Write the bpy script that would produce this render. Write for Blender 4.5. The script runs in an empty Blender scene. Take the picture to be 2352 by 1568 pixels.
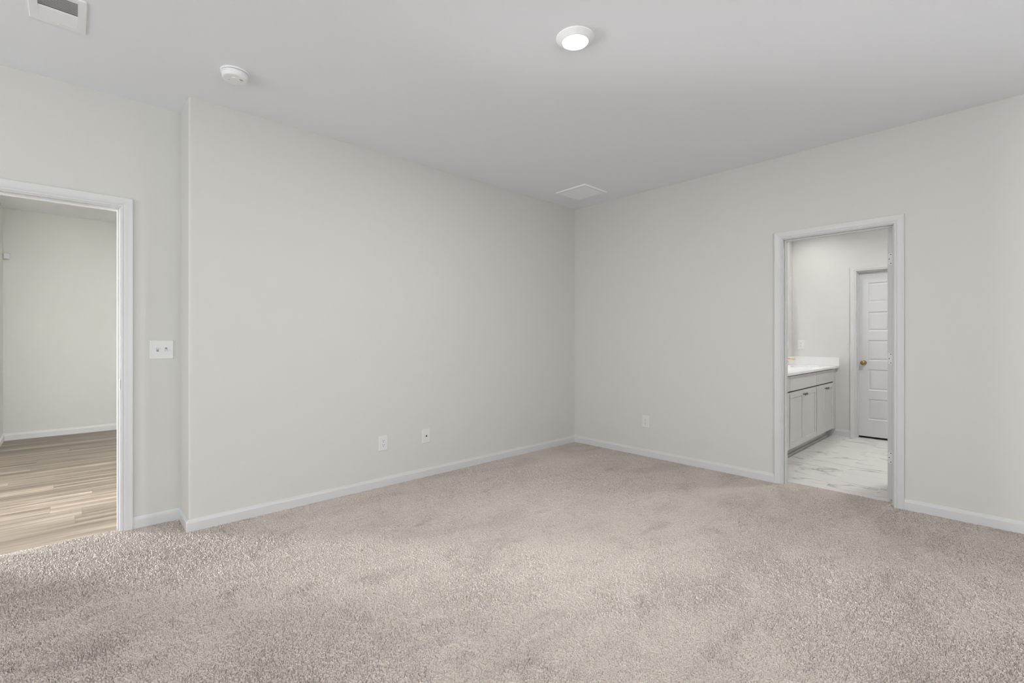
import bpy, bmesh, math, random
import numpy as np
from mathutils import Vector, Matrix
random.seed(7)
PI = math.pi
SC = bpy.context.scene
COL = SC.collection

# ------------------------------------------------------------------ camera
cd = bpy.data.cameras.new('camera')
cd.sensor_width = 36.0
cd.lens = 1077.5 / 2352 * 36.0
cd.shift_y = -6.0 / 2352
cd.clip_start = 0.02
cam = bpy.data.objects.new('camera', cd)
COL.objects.link(cam)
cam.location = (3.5534, -4.3335, 1.2141)
cam.rotation_euler = (PI / 2, 0, math.radians(46.963))
SC.camera = cam

# ------------------------------------------------------------------ exposure
SC.view_settings.view_transform = 'Standard'
SC.view_settings.look = 'None'
SC.view_settings.exposure = 0.06
SC.view_settings.gamma = 1.0
SC.view_settings.use_curve_mapping = False
SC.cycles.blur_glossy = 0.0
SC.cycles.sample_clamp_indirect = 0.0      # keep the lamp light the bathroom mirror throws on the wall

# ------------------------------------------------------------------ daylight
w = bpy.data.worlds.new('daylight')
SC.world = w
w.use_nodes = True
bg = w.node_tree.nodes['Background']
bg.inputs['Color'].default_value = (0.95, 0.98, 1.0, 1)
bg.inputs['Strength'].default_value = 7.9


def area(name, loc, look, sx, sy, power, col=(1, 1, 1), spread=180):
    l = bpy.data.lights.new(name, 'AREA')
    l.shape = 'RECTANGLE'
    l.size, l.size_y = sx, sy
    l.energy = power
    l.color = col
    l.spread = math.radians(spread)
    o = bpy.data.objects.new(name, l)
    COL.objects.link(o)
    o.location = loc
    d = Vector(look) - Vector(loc)
    o.rotation_euler = d.to_track_quat('-Z', 'Y').to_euler()
    return o


def disk(name, loc, r, power, col=(1, 1, 1), spread=180):
    o = area(name, loc, (loc[0], loc[1], loc[2] - 1), 2 * r, 2 * r, power, col, spread)
    o.data.shape = 'DISK'
    return o


# the sky shines in through the bedroom windows (behind and right of the camera) and the hall's glazed
# door; a portal in each opening only guides the renderer's sampling of that sky
def portal(loc, look, sx, sy):
    o = area('sky_portal', loc, look, sx, sy, 1.0)
    o.data.cycles.is_portal = True


portal((1.40, -8.10, 1.40), (1.40, -4.0, 1.40), 1.7, 1.5)
portal((4.25, -8.10, 1.40), (4.25, -4.0, 1.40), 1.3, 1.5)
portal((6.30, -3.50, 1.40), (3.0, -3.50, 1.40), 1.7, 1.5)
portal((6.30, -6.25, 1.40), (3.0, -6.25, 1.40), 1.7, 1.5)
portal((-4.84, -8.25, 1.025), (-0.4, -8.25, 1.025), 1.0, 2.05)
area('daylight_hall', (-5.0, -8.35, 1.05), (-0.4, -4.2, 1.05), 1.3, 1.9, 180, (0.985, 0.99, 1.0), 60)
# unseen fill lights, added to brighten the hall
disk('hall_fill', (-0.80, -2.85, 2.775), 0.09, 48, (0.96, 0.98, 1.0))
disk('hall_fill_far', (-3.3, -3.5, 2.775), 0.09, 7, (0.96, 0.98, 1.0))
# bathroom: ceiling lamp above the vanity, then an unseen added fill light
disk('bathroom_lamp_over_vanity', (1.79, 2.17, 2.735), 0.09, 4.5, (0.99, 0.985, 0.965), 140)
disk('bathroom_fill_middle', (3.1, 1.35, 2.735), 0.10, 25.0, (0.99, 0.985, 0.965))
# light of the bedroom's ceiling lamp
disk('bedroom_lamp', (2.032, -2.475, 2.714), 0.06, 22.5, (1.0, 0.985, 0.97))


# ------------------------------------------------------------------ materials
def new_mat(name, col, rough=0.6, metal=0.0, spec=0.3):
    m = bpy.data.materials.new(name)
    m.use_nodes = True
    b = m.node_tree.nodes['Principled BSDF']
    b.inputs['Base Color'].default_value = (*col, 1)
    b.inputs['Roughness'].default_value = rough
    b.inputs['Metallic'].default_value = metal
    b.inputs['Specular IOR Level'].default_value = spec
    return m


def nd(m, kind, **kw):
    n = m.node_tree.nodes.new(kind)
    for k, v in kw.items():
        setattr(n, k, v)
    return n


def lk(m, a, b):
    m.node_tree.links.new(a, b)


def noise(m, vec, scale, detail=2.0, rough=0.5, dist=0.0):
    n = nd(m, 'ShaderNodeTexNoise')
    n.inputs['Scale'].default_value = scale
    n.inputs['Detail'].default_value = detail
    n.inputs['Roughness'].default_value = rough
    n.inputs['Distortion'].default_value = dist
    if vec is not None:
        lk(m, vec, n.inputs['Vector'])
    return n.outputs['Fac']


def ramp(m, fac, stops):
    r = nd(m, 'ShaderNodeValToRGB')
    e = r.color_ramp.elements
    while len(e) < len(stops):
        e.new(0.5)
    for x, (p, c) in zip(e, stops):
        x.position = p
        x.color = (*c, 1) if not isinstance(c, (int, float)) else (c, c, c, 1)
    lk(m, fac, r.inputs['Fac'])
    return r.outputs['Color']


def math_(m, op, a, b):
    n = nd(m, 'ShaderNodeMath', operation=op)
    for i, v in enumerate((a, b)):
        if isinstance(v, (int, float)):
            n.inputs[i].default_value = v
        else:
            lk(m, v, n.inputs[i])
    return n.outputs[0]


def mix(m, fac, a, b, mode='MIX'):
    n = nd(m, 'ShaderNodeMix', data_type='RGBA', blend_type=mode)
    for sock, v in ((n.inputs[0], fac), (n.inputs[6], a), (n.inputs[7], b)):
        if isinstance(v, (int, float)):
            sock.default_value = v
        elif isinstance(v, tuple):
            sock.default_value = (*v, 1)
        else:
            lk(m, v, sock)
    return n.outputs[2]


def coords(m, rot=(0, 0, 0), scale=(1, 1, 1)):
    t = nd(m, 'ShaderNodeTexCoord')
    mp = nd(m, 'ShaderNodeMapping')
    mp.inputs['Rotation'].default_value = rot
    mp.inputs['Scale'].default_value = scale
    lk(m, t.outputs['Object'], mp.inputs['Vector'])
    return mp.outputs['Vector']


def bump(m, height, strength, dist):
    b = nd(m, 'ShaderNodeBump')
    b.inputs['Strength'].default_value = strength
    b.inputs['Distance'].default_value = dist
    lk(m, height, b.inputs['Height'])
    lk(m, b.outputs['Normal'], m.node_tree.nodes['Principled BSDF'].inputs['Normal'])


def base(m):
    return m.node_tree.nodes['Principled BSDF'].inputs['Base Color']


def paint(name, col, rough=0.75):
    m = new_mat(name, col, rough, 0, 0.2)
    v = coords(m)
    bump(m, noise(m, v, 260, 2), 0.04, 0.002)
    return m


WALL = paint('greige_wall_paint', (0.65, 0.647, 0.617))
WALL_BATH = paint('greige_wall_paint_bathroom', (0.655, 0.648, 0.625))
CEIL = paint('white_ceiling_paint', (0.845, 0.862, 0.90), 0.9)
CEIL_HALL = paint('white_ceiling_paint_hall', (0.84, 0.84, 0.85), 0.9)
TRIM = new_mat('white_trim_paint', (0.655, 0.657, 0.663), 0.35, 0, 0.4)
PLASTIC = new_mat('white_plastic', (0.73, 0.73, 0.735), 0.35, 0, 0.4)
DARK = new_mat('dark_recess', (0.02, 0.02, 0.02), 0.8)
GREYMARK = new_mat('grey_marking', (0.30, 0.30, 0.31), 0.6)
VENTM = new_mat('white_vent_enamel', (0.88, 0.885, 0.90), 0.4, 0, 0.4)
CPLASTIC = new_mat('bright_white_plastic', (0.88, 0.885, 0.90), 0.35, 0, 0.4)
DUCT = new_mat('duct_inside', (0.5, 0.5, 0.51), 0.7)
CAB = new_mat('grey_cabinet_paint', (0.60, 0.60, 0.575), 0.45, 0, 0.35)
CAB_SHADE = new_mat('cabinet_gap_shade', (0.07, 0.068, 0.062), 0.8)  # near-black body and frame: shade of the gaps put into the colour
QUARTZ = new_mat('white_cultured_marble', (0.80, 0.80, 0.80), 0.18, 0, 0.5)
CHROME = new_mat('dark_nickel', (0.22, 0.21, 0.20), 0.22, 1.0)
BRASS = new_mat('antique_brass', (0.36, 0.25, 0.13), 0.22, 1.0)
GOLD = new_mat('brushed_gold', (0.85, 0.62, 0.32), 0.25, 1.0)
HINGE = new_mat('white_painted_metal', (0.78, 0.78, 0.79), 0.3, 0, 0.5)
MIRROR = new_mat('mirror_silver', (0.93, 0.94, 0.94), 0.0, 1.0)
LENS = new_mat('lamp_lens', (0.9, 0.9, 0.9), 0.5)
LENS.node_tree.nodes['Principled BSDF'].inputs['Emission Color'].default_value = (1, 0.99, 0.97, 1)
LENS.node_tree.nodes['Principled BSDF'].inputs['Emission Strength'].default_value = 0.9
GLASS = bpy.data.materials.new('window_glass')
GLASS.use_nodes = True
_nt = GLASS.node_tree
_nt.nodes.remove(_nt.nodes['Principled BSDF'])
_t = _nt.nodes.new('ShaderNodeBsdfTransparent')
_g = _nt.nodes.new('ShaderNodeBsdfGlossy')
_g.inputs['Roughness'].default_value = 0.02
_mx = _nt.nodes.new('ShaderNodeMixShader')
_mx.inputs[0].default_value = 0.06
_nt.links.new(_t.outputs[0], _mx.inputs[1])
_nt.links.new(_g.outputs[0], _mx.inputs[2])
_nt.links.new(_mx.outputs[0], _nt.nodes['Material Output'].inputs[0])


def make_carpet():
    m = new_mat('beige_cut_pile_carpet', (0.62, 0.56, 0.51), 0.95, 0, 0.03)
    v = coords(m)
    yarn = noise(m, v, 190, 2.0, 0.6)
    c = ramp(m, yarn, [(0.30, (0.549, 0.477, 0.419)), (0.50, (0.625, 0.557, 0.504)), (0.70, (0.688, 0.625, 0.579))])
    tint = noise(m, v, 16, 2.0, 0.5)
    c = mix(m, 0.5, c, ramp(m, tint, [(0.40, (0.629, 0.567, 0.499)), (0.60, (0.636, 0.557, 0.518))]))
    # pile brushed this way and that by feet and the vacuum cleaner
    lay = noise(m, coords(m, (0, 0, 0.5), (1.0, 0.40, 1)), 2.6, 4.0, 0.6, 0.9)
    c = mix(m, 1.0, c, ramp(m, lay, [(0.36, 0.90), (0.47, 0.985), (0.62, 1.03)]), 'MULTIPLY')
    scuff = noise(m, coords(m, (0, 0, -0.9), (1.0, 0.5, 1)), 7.5, 3.0, 0.6, 0.7)
    c = mix(m, 1.0, c, ramp(m, scuff, [(0.28, 0.86), (0.42, 1.0)]), 'MULTIPLY')
    lk(m, c, base(m))
    bump(m, noise(m, v, 420, 2.0, 0.6), 0.35, 0.002)
    return m


def make_planks():
    m = new_mat('light_oak_vinyl_plank', (0.4, 0.33, 0.26), 0.42, 0, 0.35)
    t = nd(m, 'ShaderNodeTexCoord')
    xyz = nd(m, 'ShaderNodeSeparateXYZ')
    lk(m, t.outputs['Object'], xyz.inputs[0])
    pw, pl_ = 0.178, 1.22
    u = math_(m, 'DIVIDE', xyz.outputs[0], pw)
    row = math_(m, 'FLOOR', u, 0)
    fu = math_(m, 'SUBTRACT', u, row)
    wn = nd(m, 'ShaderNodeTexWhiteNoise', noise_dimensions='1D')
    lk(m, row, wn.inputs['W'])
    v = math_(m, 'ADD', math_(m, 'DIVIDE', xyz.outputs[1], pl_), wn.outputs['Value'])
    colm = math_(m, 'FLOOR', v, 0)
    fv = math_(m, 'SUBTRACT', v, colm)
    cid = nd(m, 'ShaderNodeCombineXYZ')
    lk(m, row, cid.inputs[0])
    lk(m, colm, cid.inputs[1])
    w2 = nd(m, 'ShaderNodeTexWhiteNoise', noise_dimensions='2D')
    lk(m, cid.outputs[0], w2.inputs['Vector'])
    # seams between the boards
    eu = math_(m, 'MULTIPLY', math_(m, 'MINIMUM', fu, math_(m, 'SUBTRACT', 1.0, fu)), pw)
    ev = math_(m, 'MULTIPLY', math_(m, 'MINIMUM', fv, math_(m, 'SUBTRACT', 1.0, fv)), pl_)
    seam = math_(m, 'LESS_THAN', math_(m, 'MINIMUM', eu, ev), 0.0011)
    gv = coords(m, (0, 0, 0), (1.0, 0.05, 1))
    sh = nd(m, 'ShaderNodeVectorMath', operation='MULTIPLY_ADD')
    lk(m, w2.outputs['Color'], sh.inputs[0])
    sh.inputs[1].default_value = (3.7, 9.1, 5.3)
    lk(m, gv, sh.inputs[2])
    g1 = noise(m, sh.outputs[0], 12, 4, 0.6, 0.8)
    g2 = noise(m, sh.outputs[0], 110, 3, 0.6)
    g3 = noise(m, sh.outputs[0], 5.0, 2, 0.5, 0.3)
    c = ramp(m, g1, [(0.28, (0.120, 0.094, 0.069)), (0.42, (0.220, 0.178, 0.137)),
                     (0.55, (0.300, 0.248, 0.197)), (0.70, (0.445, 0.382, 0.315))])
    c = mix(m, 1.0, c, ramp(m, g2, [(0.3, 0.86), (0.65, 1.06)]), 'MULTIPLY')
    c = mix(m, 1.0, c, ramp(m, g3, [(0.35, 0.82), (0.65, 1.10)]), 'MULTIPLY')
    c = mix(m, 1.0, c, ramp(m, w2.outputs['Value'], [(0.0, 0.84), (1.0, 1.12)]), 'MULTIPLY')
    c = mix(m, math_(m, 'MULTIPLY', seam, 0.55), c, (0.15, 0.118, 0.09))
    lk(m, c, base(m))
    bump(m, g2, 0.05, 0.001)
    return m


def make_tile():
    m = new_mat('white_marble_tile', (0.7, 0.69, 0.68), 0.3, 0, 0.4)
    t = nd(m, 'ShaderNodeTexCoord')
    mp = nd(m, 'ShaderNodeMapping')
    mp.inputs['Rotation'].default_value = (0, 0, PI / 2)
    mp.inputs['Location'].default_value = (0.42, -0.205, 0)
    lk(m, t.outputs['Object'], mp.inputs['Vector'])
    br = nd(m, 'ShaderNodeTexBrick')
    br.offset = 0.33
    for k, x in (('Scale', 1.0), ('Brick Width', 0.64), ('Row Height', 0.325), ('Mortar Size', 0.0022),
                 ('Mortar Smooth', 0.2), ('Bias', 0.0)):
        br.inputs[k].default_value = x
    br.inputs['Color1'].default_value = (0, 0, 0, 1)
    br.inputs['Color2'].default_value = (1, 1, 1, 1)
    lk(m, mp.outputs['Vector'], br.inputs['Vector'])
    gv = coords(m, (0, 0, -0.12), (0.75, 2.3, 1))
    sh = nd(m, 'ShaderNodeVectorMath', operation='MULTIPLY_ADD')
    lk(m, br.outputs['Color'], sh.inputs[0])
    sh.inputs[1].default_value = (4.1, 7.7, 2.9)
    lk(m, gv, sh.inputs[2])
    n1 = noise(m, sh.outputs[0], 1.05, 5, 0.5, 1.2)
    vein = math_(m, 'ABSOLUTE', math_(m, 'SUBTRACT', n1, 0.5), 0)
    n2 = noise(m, sh.outputs[0], 2.6, 4, 0.6, 0.6)
    v1 = ramp(m, vein, [(0.0, 0.34), (0.009, 0.80), (0.035, 1.0)])
    v1 = mix(m, ramp(m, n2, [(0.42, 0.0), (0.60, 1.0)]), (1, 1, 1), v1)
    soft = ramp(m, n2, [(0.3, 0.965), (0.6, 1.0)])
    c = mix(m, 1.0, (0.80, 0.772, 0.742), v1, 'MULTIPLY')
    c = mix(m, 1.0, c, soft, 'MULTIPLY')
    c = mix(m, br.outputs['Fac'], c, (0.85, 0.825, 0.795))
    lk(m, c, base(m))
    return m


CARPET = make_carpet()
PLANK = make_planks()
TILE = make_tile()


# ------------------------------------------------------------------ mesh helpers
def obj(name, bm, mat, parent=None, smooth=False, bevel=0.0, seg=2):
    me = bpy.data.meshes.new(name)
    bmesh.ops.recalc_face_normals(bm, faces=bm.faces[:])
    bm.to_mesh(me)
    bm.free()
    o = bpy.data.objects.new(name, me)
    COL.objects.link(o)
    me.materials.append(mat)
    if parent:
        o.parent = parent
    if smooth:
        for p in me.polygons:
            p.use_smooth = True
    if bevel:
        b = o.modifiers.new('bevel', 'BEVEL')
        b.width = bevel
        b.segments = seg
        b.limit_method = 'ANGLE'
        b.angle_limit = math.radians(40)
    return o


def struct(name, bm, mat, **kw):
    o = obj(name, bm, mat, **kw)
    o['kind'] = 'structure'
    return o


def thing(name, label, cat, loc=(0, 0, 0), rz=0.0, group=None):
    o = bpy.data.objects.new(name, None)
    o.empty_display_size = 0.05
    COL.objects.link(o)
    o.location = loc
    o.rotation_euler = (0, 0, rz)
    o['label'] = label
    o['category'] = cat
    if group:
        o['group'] = group
    return o


def tag(o, label, cat, group=None):
    o['label'] = label
    o['category'] = cat
    if group:
        o['group'] = group
    return o


def box(bm, x0, x1, y0, y1, z0, z1):
    v = [bm.verts.new((x, y, z)) for z in (z0, z1) for y in (y0, y1) for x in (x0, x1)]
    for f in ((0, 1, 3, 2), (4, 6, 7, 5), (0, 4, 5, 1), (2, 3, 7, 6), (0, 2, 6, 4), (1, 5, 7, 3)):
        bm.faces.new([v[i] for i in f])
    return bm


def B(*a):
    return box(bmesh.new(), *a)


def lathe(prof, n=48, axis='Z', at=(0, 0, 0)):
    """prof: (radius, height) from one end to the other; height along axis"""
    bm = bmesh.new()
    rings = []
    for r, h in prof:
        ring = []
        for k in range(n if r > 1e-6 else 1):
            a = 2 * PI * k / n
            p = (r * math.cos(a), r * math.sin(a), h)
            if axis == '-Y':                 # height grows toward -Y
                p = (p[0], -p[2], p[1])
            elif axis == 'X':
                p = (p[2], p[0], p[1])
            ring.append(bm.verts.new((p[0] + at[0], p[1] + at[1], p[2] + at[2])))
        rings.append(ring)
    for a, b in zip(rings, rings[1:]):
        if len(a) == 1 and len(b) == 1:
            continue
        for k in range(n):
            k2 = (k + 1) % n
            if len(a) == 1:
                bm.faces.new((a[0], b[k], b[k2]))
            elif len(b) == 1:
                bm.faces.new((a[k], a[k2], b[0]))
            else:
                bm.faces.new((a[k], a[k2], b[k2], b[k]))
    for ring in (rings[0], rings[-1]):
        if len(ring) > 1:
            bm.faces.new(ring)
    return bm


def prism(pts, lo, hi, to3):
    """closed outline pts (a,b) pulled from lo to hi; to3(a,b,h) gives the point"""
    bm = bmesh.new()
    A = [bm.verts.new(to3(a, b, lo)) for a, b in pts]
    Bv = [bm.verts.new(to3(a, b, hi)) for a, b in pts]
    n = len(pts)
    bm.faces.new(A)
    bm.faces.new(Bv)
    for i in range(n):
        j = (i + 1) % n
        bm.faces.new((A[i], A[j], Bv[j], Bv[i]))
    return bm


def rrect(w, h, r, n=6):
    out = []
    for cx, cy, a0 in ((w / 2 - r, h / 2 - r, 0), (-w / 2 + r, h / 2 - r, PI / 2),
                       (-w / 2 + r, -h / 2 + r, PI), (w / 2 - r, -h / 2 + r, 1.5 * PI)):
        for k in range(n + 1):
            a = a0 + PI / 2 * k / n
            out.append((cx + r * math.cos(a), cy + r * math.sin(a)))
    return out


def loft(loops, to3, close_lo=True, close_hi=True):
    """loops: list of (pts, h) with equal counts"""
    bm = bmesh.new()
    rings = [[bm.verts.new(to3(a, b, h)) for a, b in pts] for pts, h in loops]
    n = len(rings[0])
    for A, Bv in zip(rings, rings[1:]):
        for i in range(n):
            j = (i + 1) % n
            bm.faces.new((A[i], A[j], Bv[j], Bv[i]))
    if close_lo:
        bm.faces.new(rings[0])
    if close_hi:
        bm.faces.new(rings[-1])
    return bm


def face_y(a, b, h):      # outline in XZ, pulled toward -Y (local front)
    return (a, -h, b)


def face_down(a, b, h):   # outline in XY, pulled down from the ceiling
    return (a, b, -h)


# ------------------------------------------------------------------ shell of the rooms
H = 2.74
WT = 0.115
YS = -8.00                 # rear wall of the bedroom (behind the camera)
XE = 6.20                  # east wall
CX = -0.30                 # face of the recessed wall with the left doorway
YC = -3.805                # outer corner
# left doorway opening (finished jamb faces)
D1a, D1b, D1h = -4.935, -4.122, 2.042
# bathroom doorway opening
D2a, D2b, D2h = 2.234, 2.954, 2.042
JT = 0.018                 # jamb thickness

# floors
rng = np.random.default_rng(23)


class Field:
    """smooth random field over the floor with features of cx by cy metres, about 0..1"""

    def __init__(self, cx, cy=None):
        self.cx, self.cy = cx, cy or cx
        self.g = rng.random((int(7.5 / self.cx) + 4, int(7.5 / self.cy) + 4)).astype(np.float32)

    def __call__(self, x, y):
        u, v = (x + 1.2) / self.cx, (y + 5.9) / self.cy
        i, j = u.astype(np.int32), v.astype(np.int32)
        fx, fy = u - i, v - j
        fx, fy = fx * fx * (3 - 2 * fx), fy * fy * (3 - 2 * fy)
        g = self.g
        return (g[i, j] * (1 - fx) + g[i + 1, j] * fx) * (1 - fy) + (g[i, j + 1] * (1 - fx) + g[i + 1, j + 1] * fx) * fy


F_LAY = [(0.45, Field(0.75, 0.98)), (0.30, Field(0.33, 0.27)), (0.25, Field(0.15, 0.18))]
F_FOOT = [(0.6, Field(0.11, 0.165)), (0.4, Field(0.05))]
F_PIT = (Field(0.028), Field(0.16))
F_LUMP = Field(0.03)
PX0, PX1, PY0, PY1 = -0.345, 4.0, -4.75, 0.108       # where the pile is modelled yarn by yarn


def pile(X, Y):
    """heights of the yarn ends of a cut-pile carpet at the grid points X, Y"""
    nx, ny = X.shape
    h = rng.random((nx, ny)).astype(np.float32)
    p = np.pad(h, 1, mode='edge')
    h = 0.68 * h + 0.08 * (p[:-2, 1:-1] + p[2:, 1:-1] + p[1:-1, :-2] + p[1:-1, 2:])
    # trodden and brushed areas: the pile stands rougher there
    rough = np.clip((sum(k * f(X, Y) for k, f in F_LAY) - 0.42) * 5.0, 0, 1)
    foot = np.clip((sum(k * f(X, Y) for k, f in F_FOOT) - 0.66) * 7.0, 0, 1)
    pit = np.clip((F_PIT[0](X, Y) * F_PIT[1](X, Y) - 0.80) * 8.0, 0, 1)
    amp = 0.0048 + 0.0050 * rough + 0.006 * foot
    # most yarn ends stand level, a few leave deep gaps
    h = np.clip((h - h.mean()) / h.std() * 0.29 + 0.5, 0, 1)
    z = 0.0015 - 2.6 * amp * h ** 2.6 - 0.006 * pit
    z += (F_LUMP(X, Y) - 0.5) * (0.0010 + 0.0016 * rough)
    return np.clip(z, -0.0125, 0.0035)


def grid_mesh(X, Y, Z, keep=None):
    nx, ny = X.shape
    i = np.arange(nx * ny, dtype=np.int32).reshape(nx, ny)
    q = np.stack([i[:-1, :-1], i[1:, :-1], i[1:, 1:], i[:-1, 1:]], axis=-1)
    q = q[keep] if keep is not None else q.reshape(-1, 4)
    return np.stack([X, Y, Z], axis=-1).reshape(-1, 3).astype(np.float32), q.reshape(-1, 4)


def carpet_floor():
    parts = []
    fa = math.radians(46.963)
    fx, fy, rx, ry = -math.sin(fa), math.cos(fa), math.cos(fa), math.sin(fa)
    ox, oy = 3.5534, -4.3335
    # the band of floor in front of the photographer is modelled finer than the rest
    D0, D1, S1 = 1.30, 3.00, 2.75
    st = 0.0032
    x = np.linspace(PX0, PX1, int((PX1 - PX0) / st), dtype=np.float32)
    y = np.linspace(PY0, PY1, int((PY1 - PY0) / st), dtype=np.float32)
    X, Y = np.meshgrid(x, y, indexing='ij')
    Z = pile(X, Y)
    d = (X - ox) * fx + (Y - oy) * fy
    s_ = (X - ox) * rx + (Y - oy) * ry
    Z = np.where((d > D0 + 0.004) & (d < D1 - 0.004) & (np.abs(s_) < S1 / 0.00178 * (0.00178 + (d - D0) * (0.00142 / (D1 - D0))) - 0.006), -0.0128, Z).astype(np.float32)
    jx = (rng.random(X.shape).astype(np.float32) - 0.5) * st * 0.7
    jy = (rng.random(X.shape).astype(np.float32) - 0.5) * st * 0.7
    jx[[0, -1], :] = 0
    jy[:, [0, -1]] = 0
    parts.append(grid_mesh(X + jx, Y + jy, Z))
    # (spacing grows from 2.0 mm to that of the rest)
    sp = lambda d_: 0.00178 + (d_ - D0) * (0.00142 / (D1 - D0))
    dd = [D0]
    while dd[-1] < D1:
        dd.append(dd[-1] + sp(dd[-1]))
    dd = np.array(dd, dtype=np.float32)
    nn = np.arange(-int(S1 / 0.00178), int(S1 / 0.00178) + 1, dtype=np.float32)
    Dg = np.broadcast_to(dd[:, None], (len(dd), len(nn)))
    kk = sp(Dg)
    Sg = nn[None, :] * kk
    jit = lambda: (rng.random(Dg.shape) - 0.5) * 0.7 * kk
    X = (ox + Dg * fx + Sg * rx + jit()).astype(np.float32)
    Y = (oy + Dg * fy + Sg * ry + jit()).astype(np.float32)
    m = 0.003
    ins = (X > PX0 + m) & (X < PX1 - m) & (Y > PY0 + m) & (Y < PY1 - m)
    keep = ins[:-1, :-1] & ins[1:, :-1] & ins[1:, 1:] & ins[:-1, 1:]
    Z = pile(np.clip(X, PX0, PX1), np.clip(Y, PY0, PY1))
    parts.append(grid_mesh(X, Y, Z, keep))
    # backing: under the pile, beyond it, and in the bathroom doorway
    bm = B(-0.345, XE, YS, 0.0, -0.03, -0.0132)
    box(bm, -0.345, XE, YS, PY0, -0.03, -0.001)
    box(bm, PX1, XE, PY0, 0.0, -0.03, -0.001)
    box(bm, D2a - JT, D2b + JT, 0.0, 0.108, -0.03, -0.0132)
    bm.verts.index_update()
    parts.append((np.array([v.co for v in bm.verts], dtype=np.float32),
                  np.array([[v.index for v in f.verts] for f in bm.faces], dtype=np.int32)))
    bm.free()
    co, fc, off = [], [], 0
    for c, q in parts:
        co.append(c)
        fc.append(q + off)
        off += len(c)
    co, fc = np.concatenate(co), np.concatenate(fc).astype(np.int32)
    used = np.zeros(len(co), dtype=bool)
    used[fc] = True
    fc = (np.cumsum(used) - 1).astype(np.int32)[fc]
    co = co[used]
    me = bpy.data.meshes.new('floor')
    me.vertices.add(len(co))
    me.vertices.foreach_set('co', co.reshape(-1))
    me.loops.add(4 * len(fc))
    me.loops.foreach_set('vertex_index', fc.reshape(-1))
    me.polygons.add(len(fc))
    me.polygons.foreach_set('loop_start', np.arange(0, 4 * len(fc), 4, dtype=np.int32))
    me.update(calc_edges=True)
    me.materials.append(CARPET)
    o = bpy.data.objects.new('floor', me)
    COL.objects.link(o)
    o['kind'] = 'structure'
    return o


carpet_floor()
struct('floor_bathroom', B(1.523, 4.2, 0.108, 3.45, -0.04, -0.006), TILE)
struct('floor_hall', B(-4.85, -0.345, -9.1, -2.6, -0.05, -0.010), PLANK)
# ceilings
struct('ceiling', B(-0.415, XE + WT, YS - WT, 3.5, H, H + 0.1), CEIL)
struct('ceiling_hall', B(-4.85, -0.415, -9.2, -2.5, 2.785, 2.885), CEIL_HALL)

# left wall: solid block with a rounded outer corner
r = 0.013
out = [(-0.415, YC), (0.0 - r, YC)]
for k in range(1, 7):
    a = -PI / 2 + PI / 2 * k / 6
    out.append((-r + r * math.cos(a), YC + r + r * math.sin(a)))
out += [(0.0, WT), (-0.415, WT)]
struct('wall_left', prism(out, 0, 2.785, lambda a, b, h: (a, b, h)), WALL)
# recessed wall with the doorway to the hall
bm = B(CX - WT, CX, D1b + JT, YC, 0, 2.785)
box(bm, CX - WT, CX, YS, D1a - JT, 0, 2.785)
box(bm, CX - WT, CX, D1a - JT, D1b + JT, D1h + JT, 2.785)
struct('wall_recess', bm, WALL)
# right wall with the doorway to the bathroom
bm = B(0.0, D2a - JT, 0, WT, 0, H)
box(bm, D2b + JT, XE, 0, WT, 0, H)
box(bm, D2a - JT, D2b + JT, 0, WT, D2h + JT, H)
struct('wall_right', bm, WALL)


def wall_with_openings(lo, hi, z1, holes, to):
    """holes: (a0,a1,z0,z1) sorted; to(a0,a1,z0,z1) gives box limits"""
    bm = bmesh.new()
    p = lo
    for a0, a1, z0, zz in holes:
        box(bm, *to(p, a0, 0, z1))
        if z0 > 0:
            box(bm, *to(a0, a1, 0, z0))
        box(bm, *to(a0, a1, zz, z1))
        p = a1
    box(bm, *to(p, hi, 0, z1))
    return bm


REAR = [(0.55, 2.25, 0.65, 2.15), (3.60, 4.90, 0.65, 2.15)]
EAST = [(-7.10, -5.40, 0.65, 2.15), (-4.35, -2.65, 0.65, 2.15)]
struct('wall_rear', wall_with_openings(CX - WT, XE + WT, H, REAR, lambda a, b, c, d: (a, b, YS - WT, YS, c, d)), WALL)
struct('wall_east', wall_with_openings(YS, WT, H, EAST, lambda a, b, c, d: (XE, XE + WT, a, b, c, d)), WALL)
# hall
struct('wall_hall_far', wall_with_openings(-9.1, -2.6, 2.785, [(-8.75, -7.75, 0.0, 2.05)],
                                           lambda a, b, c, d: (-4.85, -4.73, a, b, c, d)), WALL)
struct('wall_hall_side', B(-4.73, -3.75, -5.07, -4.957, 0, 2.785), WALL)
struct('wall_hall_north', B(-4.73, -0.415, -2.72, -2.6, 0, 2.785), WALL)
struct('wall_hall_rear', B(-4.85, -0.30, -9.2, -9.1, 0, 2.785), WALL)
struct('wall_hall_east', B(-0.415, -0.30, -9.1, YS - WT, 0, 2.785), WALL)
# bathroom
BX, BY = 1.523, 2.72
D3a, D3b, D3h = 2.226, 2.940, 2.042
struct('wall_bathroom_left', B(BX - WT, BX, WT, BY + WT, 0, H), WALL_BATH)
bm = B(BX, D3a - JT, BY, BY + WT, 0, H)
box(bm, D3b + JT, 4.2, BY, BY + WT, 0, H)
box(bm, D3a - JT, D3b + JT, BY, BY + WT, D3h + JT, H)
struct('wall_bathroom_end', bm, WALL_BATH)
struct('wall_bathroom_right', B(4.2, 4.3, WT, BY + WT, 0, H), WALL_BATH)
bm = B(1.9, 3.3, 3.4, 3.5, -0.05, H)
box(bm, 1.9, 2.0, BY + WT, 3.4, -0.05, H)
box(bm, 3.2, 3.3, BY + WT, 3.4, -0.05, H)
struct('wall_closet_blocker', bm, WALL_BATH)  # unseen walls added behind the end door to keep sky light out


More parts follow.
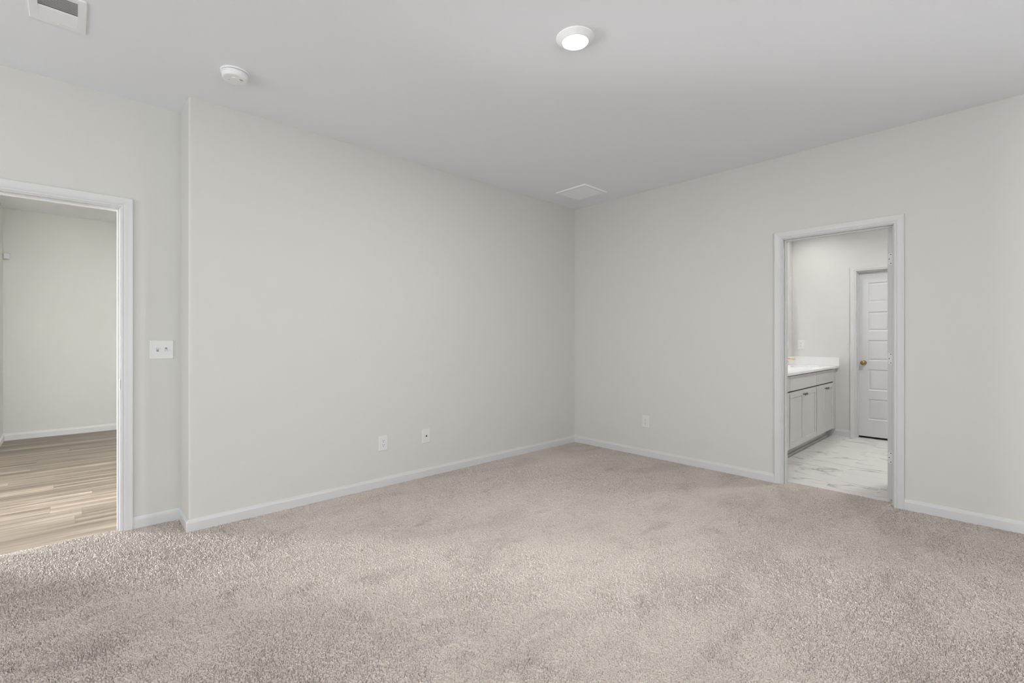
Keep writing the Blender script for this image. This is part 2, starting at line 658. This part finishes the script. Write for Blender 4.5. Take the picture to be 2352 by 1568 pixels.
# windows behind the camera
def window(n, a0, a1, z0, z1, to):
    bm = bmesh.new()
    t = 0.045
    for bb in ((a0, a1, z0, z0 + t), (a0, a1, z1 - t, z1), (a0, a0 + t, z0 + t, z1 - t), (a1 - t, a1, z0 + t, z1 - t),
               (a0 + t, a1 - t, (z0 + z1) / 2 - 0.02, (z0 + z1) / 2 + 0.02)):
        box(bm, *to(*bb, 0.03, 0.085))
    o = struct('window_%d' % n, bm, TRIM)
    obj('pane', box(bmesh.new(), *to(a0 + t, a1 - t, z0 + t, z1 - t, 0.055, 0.059)), GLASS, o)
    return o


for i, hh in enumerate(REAR):
    window(i + 1, *hh, lambda a, b, c, d, e, f: (a, b, YS - f, YS - e, c, d))
for i, hh in enumerate(EAST):
    window(i + 3, *hh, lambda a, b, c, d, e, f: (XE + e, XE + f, a, b, c, d))

# ------------------------------------------------------------------ trim
CASING = [(0.000, 0.000), (0.000, 0.0075), (0.002, 0.0095), (0.006, 0.0105), (0.009, 0.0100), (0.0105, 0.0080),
          (0.0125, 0.0080), (0.016, 0.0112), (0.0195, 0.0118), (0.0205, 0.0132), (0.024, 0.0136), (0.034, 0.0142),
          (0.046, 0.0158), (0.053, 0.0172), (0.0565, 0.0172), (0.0575, 0.0160), (0.0575, 0.000)]


def casing_bm(a0, a1, h, to3, z0=-0.008):
    bm = bmesh.new()
    rows = []
    for wd, d in CASING:
        rows.append([bm.verts.new(to3(a, z, d)) for a, z in
                     ((a1 + wd, z0), (a1 + wd, h + wd), (a0 - wd, h + wd), (a0 - wd, z0))])
    n = len(rows)
    for i in range(n):
        j = (i + 1) % n
        for k in range(3):
            bm.faces.new((rows[i][k], rows[i][k + 1], rows[j][k + 1], rows[j][k]))
    bm.faces.new([q[0] for q in rows])
    bm.faces.new([q[3] for q in rows])
    return bm


def jamb_bm(a0, a1, h, to, stop, z0=0.0, depth=(0.0, WT)):
    """to(a0,a1,z0,z1,d0,d1): limits of a box; d is depth behind the wall face"""
    bm = bmesh.new()
    d0, d1 = depth
    box(bm, *to(a0 - JT, a0, z0, h, d0, d1))
    box(bm, *to(a1, a1 + JT, z0, h, d0, d1))
    box(bm, *to(a0 - JT, a1 + JT, h, h + JT, d0, d1))
    s0, s1 = stop
    t = 0.011
    box(bm, *to(a0, a0 + t, z0, h - t, s0, s1))
    box(bm, *to(a1 - t, a1, z0, h - t, s0, s1))
    box(bm, *to(a0, a1, h - t, h, s0, s1))
    return bm


RV = 0.006
# left doorway
toL = lambda a0, a1, z0, z1, d0, d1: (CX - d1, CX - d0, a0, a1, z0, z1)
j1 = struct('trim_1', jamb_bm(D1a, D1b, D1h, toL, (0.040, 0.075), -0.005), TRIM, bevel=0.0015)
struct('trim_2', casing_bm(D1a - RV, D1b + RV, D1h + RV, lambda a, z, d: (CX + d, a, z)), TRIM)
struct('trim_3', casing_bm(D1a - RV, D1b + RV, D1h + RV, lambda a, z, d: (CX - WT - d, a, z), -0.01), TRIM)
# strike plate on the right jamb of the left doorway
bm = bmesh.new()
pts = rrect(0.042, 0.062, 0.007)
s = prism(pts, 0, 0.0022, lambda a, b, h: (CX - 0.018 + a, D1b - h, 0.926 + b))
o = obj('strike_plate', s, HINGE, j1)
o['label'] = 'white metal strike plate'
# bathroom doorway
toB = lambda a0, a1, z0, z1, d0, d1: (a0, a1, d0, d1, z0, z1)
struct('trim_4', jamb_bm(D2a, D2b, D2h, toB, (0.042, 0.076), -0.005), TRIM, bevel=0.0015)
struct('trim_5', casing_bm(D2a - RV, D2b + RV, D2h + RV, lambda a, z, d: (a, -d, z)), TRIM)
struct('trim_6', casing_bm(D2a - RV, D2b + RV - 0.0, D2h + RV, lambda a, z, d: (a, WT + d * 0.6, z), -0.006), TRIM)
# closet doorway at the end of the bathroom
struct('trim_7', jamb_bm(D3a, D3b, D3h, lambda a0, a1, z0, z1, d0, d1: (a0, a1, BY + d0, BY + d1, z0, z1),
                         (0.035, 0.068), -0.006), TRIM, bevel=0.0015)
struct('trim_8', casing_bm(D3a - RV, D3b + RV, D3h + RV, lambda a, z, d: (a, BY - d, z), -0.006), TRIM)

BASE = [(0.0, -0.008), (0.0125, -0.008), (0.0125, 0.052), (0.0115, 0.057), (0.0085, 0.062), (0.0065, 0.069),
        (0.0050, 0.0745), (0.0, 0.076)]


def baseboard(name, p0, p1, nrm, m0=0, m1=0, z0=0.0, hs=1.0):
    """m: +1 runs past the corner (outside corner), -1 stops short (inside corner)"""
    p0, p1, nv = Vector((*p0, 0)), Vector((*p1, 0)), Vector((*nrm, 0))
    t = (p1 - p0).normalized()
    bm = bmesh.new()
    A = [bm.verts.new(p0 + nv * d - t * (m0 * d) + Vector((0, 0, z0 + z * hs))) for d, z in BASE]
    C = [bm.verts.new(p1 + nv * d + t * (m1 * d) + Vector((0, 0, z0 + z * hs))) for d, z in BASE]
    n = len(BASE)
    bm.faces.new(A)
    bm.faces.new(C)
    for i in range(n):
        j = (i + 1) % n
        bm.faces.new((A[i], A[j], C[j], C[i]))
    return struct(name, bm, TRIM)


cw = RV + 0.0575
baseboard('baseboard_left', (0, YC), (0, 0), (1, 0), 1, -1)
baseboard('baseboard_return', (CX, YC), (0, YC), (0, -1), -1, 1)
baseboard('baseboard_recess', (CX, D1b + cw), (CX, YC), (1, 0), 0, -1)
baseboard('baseboard_recess_south', (CX, YS), (CX, D1a - cw), (1, 0), -1, 0)
baseboard('baseboard_right', (0, 0), (D2a - cw, 0), (0, -1), -1, 0)
baseboard('baseboard_right_east', (D2b + cw, 0), (XE, 0), (0, -1), 0, -1)
baseboard('baseboard_rear', (CX, YS), (XE, YS), (0, 1), -1, -1)
baseboard('baseboard_east', (XE, YS), (XE, 0), (-1, 0), -1, -1)
baseboard('baseboard_hall_far', (-4.73, -4.957), (-4.73, -2.72), (1, 0), -1, -1, -0.01, 1.12)
baseboard('baseboard_hall_side', (-4.73, -4.957), (-3.75, -4.957), (0, 1), -1, 0, -0.01, 1.12)
baseboard('baseboard_bathroom', (BX + 0.2, BY), (D3a - cw, BY), (0, -1), 0, 0, -0.006, 1.12)


# ------------------------------------------------------------------ doors
def panel_door_bm(w, h, t, panels, inset=(0.010, 0.030), depth=(0.009, 0.004)):
    """front face toward -Y at y=0, hinge side at x=0; panels: (x0,x1,z0,z1)"""
    bm = bmesh.new()
    box(bm, 0, w, 0.0005, t, 0, h)
    xs = sorted({0, w, *[p[0] for p in panels], *[p[1] for p in panels]})
    zs = sorted({0, h, *[p[2] for p in panels], *[p[3] for p in panels]})
    P = {(round(p[0], 5), round(p[2], 5)): p for p in panels}
    for xa, xb in zip(xs, xs[1:]):
        for za, zb in zip(zs, zs[1:]):
            if (round(xa, 5), round(za, 5)) in P:
                loops = [(0, 0.0)] + [(i, -d) for i, d in zip(inset, depth)]
                prev = None
                for ins, d in loops:
                    ring = [bm.verts.new((x, -d, z)) for x, z in
                            ((xa + ins, za + ins), (xb - ins, za + ins), (xb - ins, zb - ins), (xa + ins, zb - ins))]
                    if prev:
                        for i in range(4):
                            j = (i + 1) % 4
                            bm.faces.new((prev[i], prev[j], ring[j], ring[i]))
                    prev = ring
                bm.faces.new(prev)
            else:
                bm.faces.new([bm.verts.new(p) for p in ((xa, 0, za), (xb, 0, za), (xb, 0, zb), (xa, 0, zb))])
    bmesh.ops.remove_doubles(bm, verts=bm.verts[:], dist=0.00005)
    return bm


PZ = [(0.208, 0.461), (0.566, 0.823), (0.928, 1.180), (1.291, 1.527), (1.643, 1.884)]
dw = D3b - D3a - 0.006
pan = [(0.100, dw - 0.100, a, b) for a, b in PZ]
# thick door: the panels are carved 9 mm into it
dm = panel_door_bm(dw, 2.012, 0.034, pan)
for v in dm.verts:
    if v.co.y > 0.0004 and v.co.y < 0.001:
        v.co.y = 0.012
d1 = struct('door_1', dm, TRIM)
d1.location = (D3a + 0.003, BY + 0.069, 0.018)
kn = obj('door_knob', lathe([(0.0, 0.0), (0.028, 0.0), (0.030, 0.003), (0.028, 0.007), (0.013, 0.010), (0.0115, 0.022),
                             (0.014, 0.027), (0.023, 0.032), (0.0285, 0.041), (0.029, 0.048), (0.025, 0.056),
                             (0.016, 0.061), (0.0, 0.0625)], 32, '-Y', (0.056, 0.0, 0.902)), BRASS, d1, smooth=True)
kn['label'] = 'antique brass door knob'

# bathroom door standing open into the bathroom: its hinge edge shows in the doorway
d2 = struct('door_2', B(2.9035, 2.9385, 0.128, 0.838, 0.016, 2.036), TRIM, bevel=0.002)
for zc in (0.327, 1.067, 1.811):
    pts = [(0.0145, -0.0445)]
    for k in range(7):
        a = 1.5 * PI - PI / 2 * k / 6
        pts.append((-0.004 + 0.0135 * math.cos(a), -0.031 + 0.0135 * math.sin(a)))
    for k in range(7):
        a = PI - PI / 2 * k / 6
        pts.append((-0.004 + 0.0135 * math.cos(a), 0.031 + 0.0135 * math.sin(a)))
    pts.append((0.0145, 0.0445))
    hb = prism(pts, 0.128, 0.1258, lambda a, b, h: (2.9245 + a, h, zc + b))
    hg = obj('hinge', hb, HINGE, d2)
    hg['label'] = 'white hinge leaf with three dark screw holes'
    sb = bmesh.new()
    for dx, dz in ((-0.001, 0.033), (-0.0105, 0.0), (-0.001, -0.033)):
        q = lathe([(0.0, 0.0), (0.0033, 0.0), (0.0033, 0.0006), (0.0, 0.0006)], 16, '-Y', (2.9245 + dx, 0.1258, zc + dz))
        me = bpy.data.meshes.new('tmp')
        q.to_mesh(me)
        q.free()
        sb.from_mesh(me)
        bpy.data.meshes.remove(me)
    obj('screw', sb, DARK, hg)

# ------------------------------------------------------------------ wall plates
def plate(bw, bh, t=0.0055):
    return loft([(rrect(bw, bh, 0.004), 0.0), (rrect(bw, bh, 0.004), t * 0.35), (rrect(bw - 0.006, bh - 0.006, 0.003), t)], face_y)


def outlet(label, loc, rz):
    o = thing('wall_outlet', label, 'outlet', loc, rz, 'duplex wall outlets')
    obj('cover_plate', plate(0.080, 0.122), PLASTIC, o)
    obj('insert', loft([(rrect(0.0335, 0.067, 0.002), 0.0055), (rrect(0.0335, 0.067, 0.002), 0.0065)], face_y), PLASTIC, o)
    for dz in (0.0178, -0.0178):
        rc = obj('receptacle', loft([(rrect(0.031, 0.029, 0.006), 0.0065), (rrect(0.030, 0.028, 0.006), 0.0072)],
                                    lambda a, b, h: (a, -h, b + dz)), PLASTIC, o)
        bm = bmesh.new()
        box(bm, -0.0078, -0.0054, -0.0076, -0.0070, dz + 0.0005, dz + 0.0095)
        box(bm, 0.0054, 0.0078, -0.0076, -0.0070, dz + 0.0015, dz + 0.0085)
        box(bm, -0.0024, 0.0024, -0.0076, -0.0070, dz - 0.0100, dz - 0.0050)
        obj('slot', bm, DARK, rc)
    return o


outlet('white duplex outlet low on the left wall, left of the small cable plate', (0.0, -2.470, 0.355), PI / 2)
outlet('white duplex outlet low on the right wall, between the corner and bathroom doorway', (0.9435, 0.0, 0.3565), 0)
outlet('white duplex outlet above the bathroom vanity counter, beside the mirror', (1.621, BY, 1.136), 0)

cp = thing('cable_wall_plate', 'white cable wall plate with one small dark metal jack, low on the left wall', 'wall plate',
           (0.0, -2.0565, 0.3565), PI / 2)
obj('cover_plate', plate(0.080, 0.122), PLASTIC, cp)
ck = obj('coaxial_jack', lathe([(0.0, 0.0055), (0.0075, 0.0055), (0.0075, 0.009), (0.0048, 0.0092), (0.0048, 0.0145),
                                (0.003, 0.0145), (0.003, 0.011), (0.0, 0.011)], 20, '-Y'), CHROME, cp)
ck['label'] = 'dark metal coaxial jack'
for dz in (0.042, -0.042):
    obj('screw', lathe([(0.0, 0.0054), (0.003, 0.0054), (0.0026, 0.0064), (0.0, 0.0066)], 16, '-Y', (0, 0, dz)), PLASTIC, cp)

sw = thing('light_switch', 'white double toggle light switch plate right of the hall doorway', 'light switch',
           (CX, -3.9085, 1.1435), PI / 2)
obj('cover_plate', plate(0.127, 0.124), PLASTIC, sw)
for dx, up in ((-0.023, 1), (0.023, -1)):
    bz = obj('toggle_slot', loft([(rrect(0.0125, 0.0265, 0.001), 0.0050), (rrect(0.0125, 0.0265, 0.001), 0.0058)],
                                 lambda a, b, h: (dx + a, -h, b)), GREYMARK, sw)
    tg = loft([(rrect(0.0092, 0.015, 0.0015), 0.0056), (rrect(0.0080, 0.010, 0.0015), 0.0170)],
              lambda a, b, h: (dx + a, -h, b + up * (0.0030 + (h - 0.0056) * 0.55)))
    obj('toggle', tg, PLASTIC, sw)
    for dz in (0.030, -0.030):
        obj('screw', lathe([(0.0, 0.0054), (0.0030, 0.0054), (0.0026, 0.0064), (0.0, 0.0066)], 16, '-Y', (dx, 0, dz)),
            PLASTIC, sw)

# motion sensor high in the corner of the hall
ms = thing('motion_sensor', 'small white box motion sensor high in the corner of the hall', 'sensor', (-4.73, -4.925, 2.172))
obj('sensor_body', loft([(rrect(0.056, 0.068, 0.008), 0.0), (rrect(0.056, 0.068, 0.008), 0.030), (rrect(0.046, 0.058, 0.008), 0.040)],
                        lambda a, b, h: (h, a, b + 0.034)), PLASTIC, ms)
obj('sensor_lens', loft([(rrect(0.034, 0.026, 0.006), 0.0395), (rrect(0.030, 0.022, 0.006), 0.0425)],
                        lambda a, b, h: (h, a, b + 0.028)), PLASTIC, ms)

# ------------------------------------------------------------------ ceiling things
dl = thing('recessed_light', 'round white recessed ceiling light, lit', 'ceiling light', (2.032, -2.475, H))
obj('trim_ring', lathe([(0.0955, 0.0), (0.0955, -0.003), (0.093, -0.0055), (0.084, -0.010), (0.074, -0.018), (0.070, -0.0225),
                        (0.067, -0.0235), (0.066, -0.022), (0.066, 0.0)], 96), CPLASTIC, dl, smooth=True)
ln = obj('lens', lathe([(0.0, -0.0245), (0.03, -0.0243), (0.055, -0.0235), (0.0655, -0.0215), (0.0655, -0.015), (0.0, -0.015)], 96),
         LENS, dl, smooth=True)
ln['label'] = 'glowing frosted lens'

sd = thing('smoke_detector', 'round white smoke detector on the ceiling near the wall corner', 'smoke detector', (0.508, -3.660, H))
obj('mounting_base', lathe([(0.0, 0.0), (0.072, 0.0), (0.0735, -0.002), (0.0735, -0.008), (0.071, -0.0105), (0.0, -0.0105)], 72), CPLASTIC, sd)
obj('gap_ring', lathe([(0.0, -0.010), (0.066, -0.010), (0.066, -0.0135), (0.0, -0.0135)], 64), DARK, sd)
obj('housing', lathe([(0.0, -0.013), (0.070, -0.013), (0.0715, -0.015), (0.0700, -0.019), (0.0665, -0.020), (0.0665, -0.0225),
                      (0.0655, -0.0235), (0.0645, -0.036), (0.062, -0.0405), (0.057, -0.0425), (0.0, -0.0435)], 72), CPLASTIC, sd)
bm = lathe([(0.0, -0.0430), (0.016, -0.0430), (0.0155, -0.0446), (0.0, -0.0449)], 32, at=(0.012, -0.004, 0))
obj('test_button', bm, CPLASTIC, sd)
bm = bmesh.new()
for k in range(3):
    box(bm, 0.012 + 0.006 * k, 0.0145 + 0.006 * k, 0.024 - 0.004 * k, 0.040 - 0.004 * k, -0.0438, -0.0425)
obj('sounder_slot', bm, GREYMARK, sd)
obj('indicator_light', lathe([(0.0, -0.0425), (0.002, -0.0425), (0.0018, -0.0446), (0.0, -0.045)], 12, at=(-0.018, -0.026, 0)), GREYMARK, sd)

# louvred supply register near the top left of the picture
vx0, vx1, vy0, vy1 = 0.378, 0.684, -4.487, -4.288
vcx, vcy = (vx0 + vx1) / 2, (vy0 + vy1) / 2
rg = thing('ceiling_register', 'white louvred ceiling air register with one dark half', 'vent', (vcx, vcy, H))
fw, fh = vx1 - vx0, vy1 - vy0
iw, ih = 0.238, 0.134


def ring_bm(w_, h_, iw_, ih_, t, r_, to3):
    bm = bmesh.new()
    loops = [(rrect(w_, h_, r_), 0.0), (rrect(w_, h_, r_), t * 0.4), (rrect(w_ - 0.006, h_ - 0.006, r_), t),
             (rrect(iw_, ih_, 0.0015), t), (rrect(iw_, ih_, 0.0015), 0.0)]
    rings = [[bm.verts.new(to3(a, b, h)) for a, b in p] for p, h in loops]
    n = len(rings[0])
    for k in range(len(rings)):
        A, C = rings[k], rings[(k + 1) % len(rings)]
        for i in range(n):
            j = (i + 1) % n
            bm.faces.new((A[i], A[j], C[j], C[i]))
    return bm


obj('frame', ring_bm(fw, fh, iw, ih, 0.006, 0.008, face_down), VENTM, rg)
obj('duct_back', B(-iw / 2, iw / 2, -ih / 2, ih / 2, -0.0012, -0.0002), DUCT, rg)
obj('centre_gap', B(-0.0035, 0.0035, -ih / 2, ih / 2, -0.0016, -0.0011), DARK, rg)
bm = bmesh.new()
nsl = 11
pitch = (iw / 2 - 0.004) / nsl
for side in (-1, 1):
    for k in range(nsl):
        x = side * (0.004 + pitch * (k + 0.5))
        # lower edge leans away from the middle
        xt, xb = x - side * pitch * 0.42, x + side * pitch * 0.42
        t = 0.0010
        vs = [bm.verts.new(p) for p in
              ((xt - t, -ih / 2, -0.0012), (xt + t, -ih / 2, -0.0012), (xb + t, -ih / 2, -0.0066), (xb - t, -ih / 2, -0.0066),
               (xt - t, ih / 2, -0.0012), (xt + t, ih / 2, -0.0012), (xb + t, ih / 2, -0.0066), (xb - t, ih / 2, -0.0066))]
        for f in ((0, 1, 2, 3), (7, 6, 5, 4), (0, 4, 5, 1), (1, 5, 6, 2), (2, 6, 7, 3), (3, 7, 4, 0)):
            bm.faces.new([vs[i] for i in f])
obj('louvers', bm, VENTM, rg)
obj('damper_lever', B(-iw / 2 - 0.016, -iw / 2 - 0.012, -0.004, 0.004, -0.0075, -0.0055), VENTM, rg)

# square return grille near the far corner
gx0, gx1, gy0, gy1 = 0.287, 0.673, -0.662, -0.296
gr = thing('ceiling_return_grille', 'square white ceiling return grille near the room corner', 'vent',
           ((gx0 + gx1) / 2, (gy0 + gy1) / 2, H))
gw, gh = gx1 - gx0, gy1 - gy0
obj('frame', ring_bm(gw, gh, gw - 0.062, gh - 0.062, 0.013, 0.004, face_down), VENTM, gr)
bm = bmesh.new()
ns = 24
for k in range(ns):
    y = -(gh - 0.062) / 2 + (gh - 0.062) * (k + 0.5) / ns
    p = -(gh - 0.062) / ns
    vs = [bm.verts.new(q) for q in
          ((-(gw - 0.062) / 2, y - p * 0.42, -0.0115), (-(gw - 0.062) / 2, y + p * 0.48, -0.006), (-(gw - 0.062) / 2, y + p * 0.48, -0.005),
           (-(gw - 0.062) / 2, y - p * 0.42, -0.0105),
           ((gw - 0.062) / 2, y - p * 0.42, -0.0115), ((gw - 0.062) / 2, y + p * 0.48, -0.006), ((gw - 0.062) / 2, y + p * 0.48, -0.005),
           ((gw - 0.062) / 2, y - p * 0.42, -0.0105))]
    for f in ((0, 1, 2, 3), (7, 6, 5, 4), (0, 4, 5, 1), (1, 5, 6, 2), (2, 6, 7, 3), (3, 7, 4, 0)):
        bm.faces.new([vs[i] for i in f])
obj('louvers', bm, VENTM, gr)
obj('duct_back', B(-(gw - 0.062) / 2, (gw - 0.062) / 2, -(gh - 0.062) / 2, (gh - 0.062) / 2, -0.002, -0.0005), VENTM, gr)
for sx, sy in ((-1, 0.0), (1, 0.0)):
    obj('screw', lathe([(0.0, -0.0125), (0.004, -0.0125), (0.0035, -0.0142), (0.0, -0.0145)], 16,
                       at=(sx * (gw / 2 - 0.016), sy, 0)), VENTM, gr)

# ------------------------------------------------------------------ bathroom vanity
CF = 2.001                 # face frame plane
DT = 0.019                 # door thickness (stands proud of the frame)


def shaker_bm(y0, y1, z0, z1, rail=0.058):
    """recessed-panel door facing +X, back at x=CF"""
    bm = panel_door_bm(y1 - y0, z1 - z0, DT, [(rail, y1 - y0 - rail, rail, z1 - z0 - rail)], (0.0008, 0.0016), (0.007, 0.007))
    for v in bm.verts:
        if 0.0004 < v.co.y < 0.001:
            v.co.y = 0.012
    for v in bm.verts:
        x, y, z = v.co
        v.co = (CF + DT - y, y0 + x, z0 + z)
    return bm


def knob(parent, y, z):
    k = obj('knob', lathe([(0.0, 0.0), (0.007, 0.0), (0.0055, 0.008), (0.006, 0.014), (0.0135, 0.018), (0.015, 0.022),
                           (0.012, 0.027), (0.0, 0.0285)], 24, 'X', (CF + DT, y, z)), CHROME, parent, smooth=True)
    k['label'] = 'dark nickel knob'


def cabinet(label, y0, y1, ndoors):
    o = thing('vanity_cabinet', label, 'cabinet', (0, 0, 0), 0, 'grey vanity cabinets')
    bm = B(BX + 0.001, BX + 0.012, y0 + 0.001, y1 - 0.001, 0.10, 0.848)
    box(bm, BX + 0.012, CF - 0.002, y0 + 0.001, y0 + 0.018, 0.10, 0.848)
    box(bm, BX + 0.012, CF - 0.002, y1 - 0.018, y1 - 0.001, 0.10, 0.848)
    box(bm, BX + 0.012, CF - 0.002, y0 + 0.018, y1 - 0.018, 0.10, 0.118)
    obj('body', bm, CAB_SHADE, o)
    fr = bmesh.new()
    box(fr, CF - 0.002, CF, y0 + 0.001, y1 - 0.001, 0.10, 0.848)
    obj('face_frame', fr, CAB_SHADE, o)
    obj('toe_kick', B(BX + 0.001, 1.934, y0 + 0.001, y1 - 0.001, -0.006, 0.10), CAB, o)
    g = 0.005
    df = B(CF, CF + DT, y0 + g, y1 - g, 0.687, 0.837)
    obj('drawer_front', df, CAB, o, bevel=0.0012)
    ys = [y0 + g, (y0 + y1) / 2, y1 - g] if ndoors == 2 else [y0 + g, y1 - g]
    for i in range(ndoors):
        a, b = ys[i], ys[i + 1]
        if ndoors == 2:
            a, b = (a, b - 0.0012) if i == 0 else (a + 0.0012, b)
        d = obj('door', shaker_bm(a, b, 0.108, 0.675), CAB, o)
        if ndoors == 2:
            knob(d, b - 0.030 if i == 0 else a + 0.030, 0.628)
        else:
            knob(d, a + 0.030, 0.628)
    return o


cabinet('grey single-door vanity cabinet nearest the bathroom doorway, mostly hidden by its jamb', 0.46, 0.900, 1)
cabinet('wide grey two-door vanity cabinet in the middle of the row', 0.900, 1.835, 2)
cabinet('grey two-door vanity cabinet at the far end against the wall', 1.835, 2.585, 2)
tag(obj('filler_strip', B(BX + 0.001, CF + 0.006, 2.586, BY - 0.001, 0.085, 0.848), CAB),
    'narrow grey filler strip between the far vanity cabinet and end wall', 'filler')
sm = bmesh.new()
pts = [(0.0, 0.0), (0.019, 0.0), (0.0182, 0.006), (0.0155, 0.012), (0.011, 0.0165), (0.005, 0.019), (0.0, 0.0195)]
tag(obj('shoe_molding', prism(pts, 0.46, 2.585, lambda a, b, h: (1.935 + a, h, -0.006 + b)), CAB),
    'grey shoe molding along the foot of the vanity cabinets', 'molding')

# countertop with an oval sink opening, backsplashes
ct = thing('vanity_countertop', 'glossy white vanity countertop with backsplash and oval sink', 'countertop', (BX + 0.001, 0.44, 0.850))
cw_, cl, tt = 2.044 - BX, BY - 0.441, 0.023
scx, scy, sa, sb_ = 0.285, 2.215 - 0.44, 0.155, 0.215
bm = bmesh.new()
NE = 48
ell = [(scx + sa * math.cos(2 * PI * k / NE), scy + sb_ * math.sin(2 * PI * k / NE)) for k in range(NE)]
rect = [(0, 0), (cw_, 0), (cw_, cl), (0, cl)]
for z in (0.0, tt):
    vo = [bm.verts.new((x, y, z)) for x, y in rect]
    vi = [bm.verts.new((x, y, z)) for x, y in ell]
    ed = [bm.edges.new((vo[i], vo[(i + 1) % 4])) for i in range(4)] + [bm.edges.new((vi[i], vi[(i + 1) % NE])) for i in range(NE)]
    bmesh.ops.triangle_fill(bm, use_beauty=True, use_dissolve=False, edges=ed)
    if z == 0.0:
        lo, li = vo, vi
    else:
        for i in range(4):
            j = (i + 1) % 4
            bm.faces.new((lo[i], lo[j], vo[j], vo[i]))
        for i in range(NE):
            j = (i + 1) % NE
            bm.faces.new((li[i], li[j], vi[j], vi[i]))
obj('slab', bm, QUARTZ, ct)
obj('backsplash', B(0.0, 0.020, 0, cl, tt, tt + 0.108), QUARTZ, ct, bevel=0.002)
obj('backsplash', B(0.020, cw_ + 0.004, cl - 0.020, cl, tt, tt + 0.108), QUARTZ, ct, bevel=0.002)
bm = bmesh.new()
prev = None
for s_, z in ((1.0, tt - 0.004), (0.97, -0.03), (0.88, -0.08), (0.65, -0.115), (0.3, -0.128), (0.08, -0.130)):
    ring = [bm.verts.new((scx + sa * s_ * math.cos(2 * PI * k / NE), scy + sb_ * s_ * math.sin(2 * PI * k / NE), z)) for k in range(NE)]
    if prev:
        for i in range(NE):
            j = (i + 1) % NE
            bm.faces.new((prev[i], prev[j], ring[j], ring[i]))
    prev = ring
bm.faces.new(prev)
obj('sink_basin', bm, QUARTZ, ct, smooth=True)

# faucet
fc = thing('bathroom_faucet', 'gold bathroom faucet with a curved spout over the vanity sink', 'faucet', (1.5705, 2.215, 0.8735))


def tube(path, rad, n=14):
    bm = bmesh.new()
    rings = []
    P = [Vector(p) for p in path]
    for i, p in enumerate(P):
        t = (P[min(i + 1, len(P) - 1)] - P[max(i - 1, 0)]).normalized()
        u = t.orthogonal() if abs(t.y) > 0.9 else Vector((0, 1, 0)).cross(t).normalized()
        vv = t.cross(u).normalized()
        rr = rad[i] if isinstance(rad, (list, tuple)) else rad
        rings.append([bm.verts.new(p + u * rr * math.cos(2 * PI * k / n) + vv * rr * math.sin(2 * PI * k / n)) for k in range(n)])
    for A, C in zip(rings, rings[1:]):
        for i in range(n):
            j = (i + 1) % n
            bm.faces.new((A[i], A[j], C[j], C[i]))
    bm.faces.new(rings[0])
    bm.faces.new(rings[-1])
    return bm


obj('base_plate', lathe([(0.0, 0.0), (0.025, 0.0), (0.025, 0.005), (0.017, 0.009), (0.0, 0.009)], 32), GOLD, fc, smooth=True)
obj('spout', tube([(0, 0, 0.006), (0, 0, 0.04), (0.004, 0, 0.062), (0.018, 0, 0.078), (0.045, 0, 0.088), (0.08, 0, 0.092),
                   (0.104, 0, 0.092), (0.114, 0, 0.086), (0.117, 0, 0.078)],
                  [0.013, 0.0125, 0.012, 0.0115, 0.011, 0.0105, 0.0105, 0.0105, 0.010]), GOLD, fc, smooth=True)
for s_ in (-1, 1):
    hd = obj('handle', lathe([(0.0, 0.0), (0.022, 0.0), (0.021, 0.006), (0.013, 0.018), (0.012, 0.034), (0.0, 0.038)], 24,
                             at=(0, s_ * 0.075, 0)), GOLD, fc, smooth=True)
    obj('lever', tube([(0, s_ * 0.075, 0.032), (0.004, s_ * 0.11, 0.040), (0.006, s_ * 0.135, 0.046)], [0.006, 0.005, 0.004], 10),
        GOLD, hd, smooth=True)

# mirror on the left wall of the bathroom
mr = thing('wall_mirror', 'large frameless mirror on the wall above the vanity, seen edge-on', 'mirror', (BX + 0.0005, 0.565, 0.9825))
obj('glass_sheet', B(0.0005, 0.0055, 0.0, 2.085, 0.0, 1.045), MIRROR, mr)
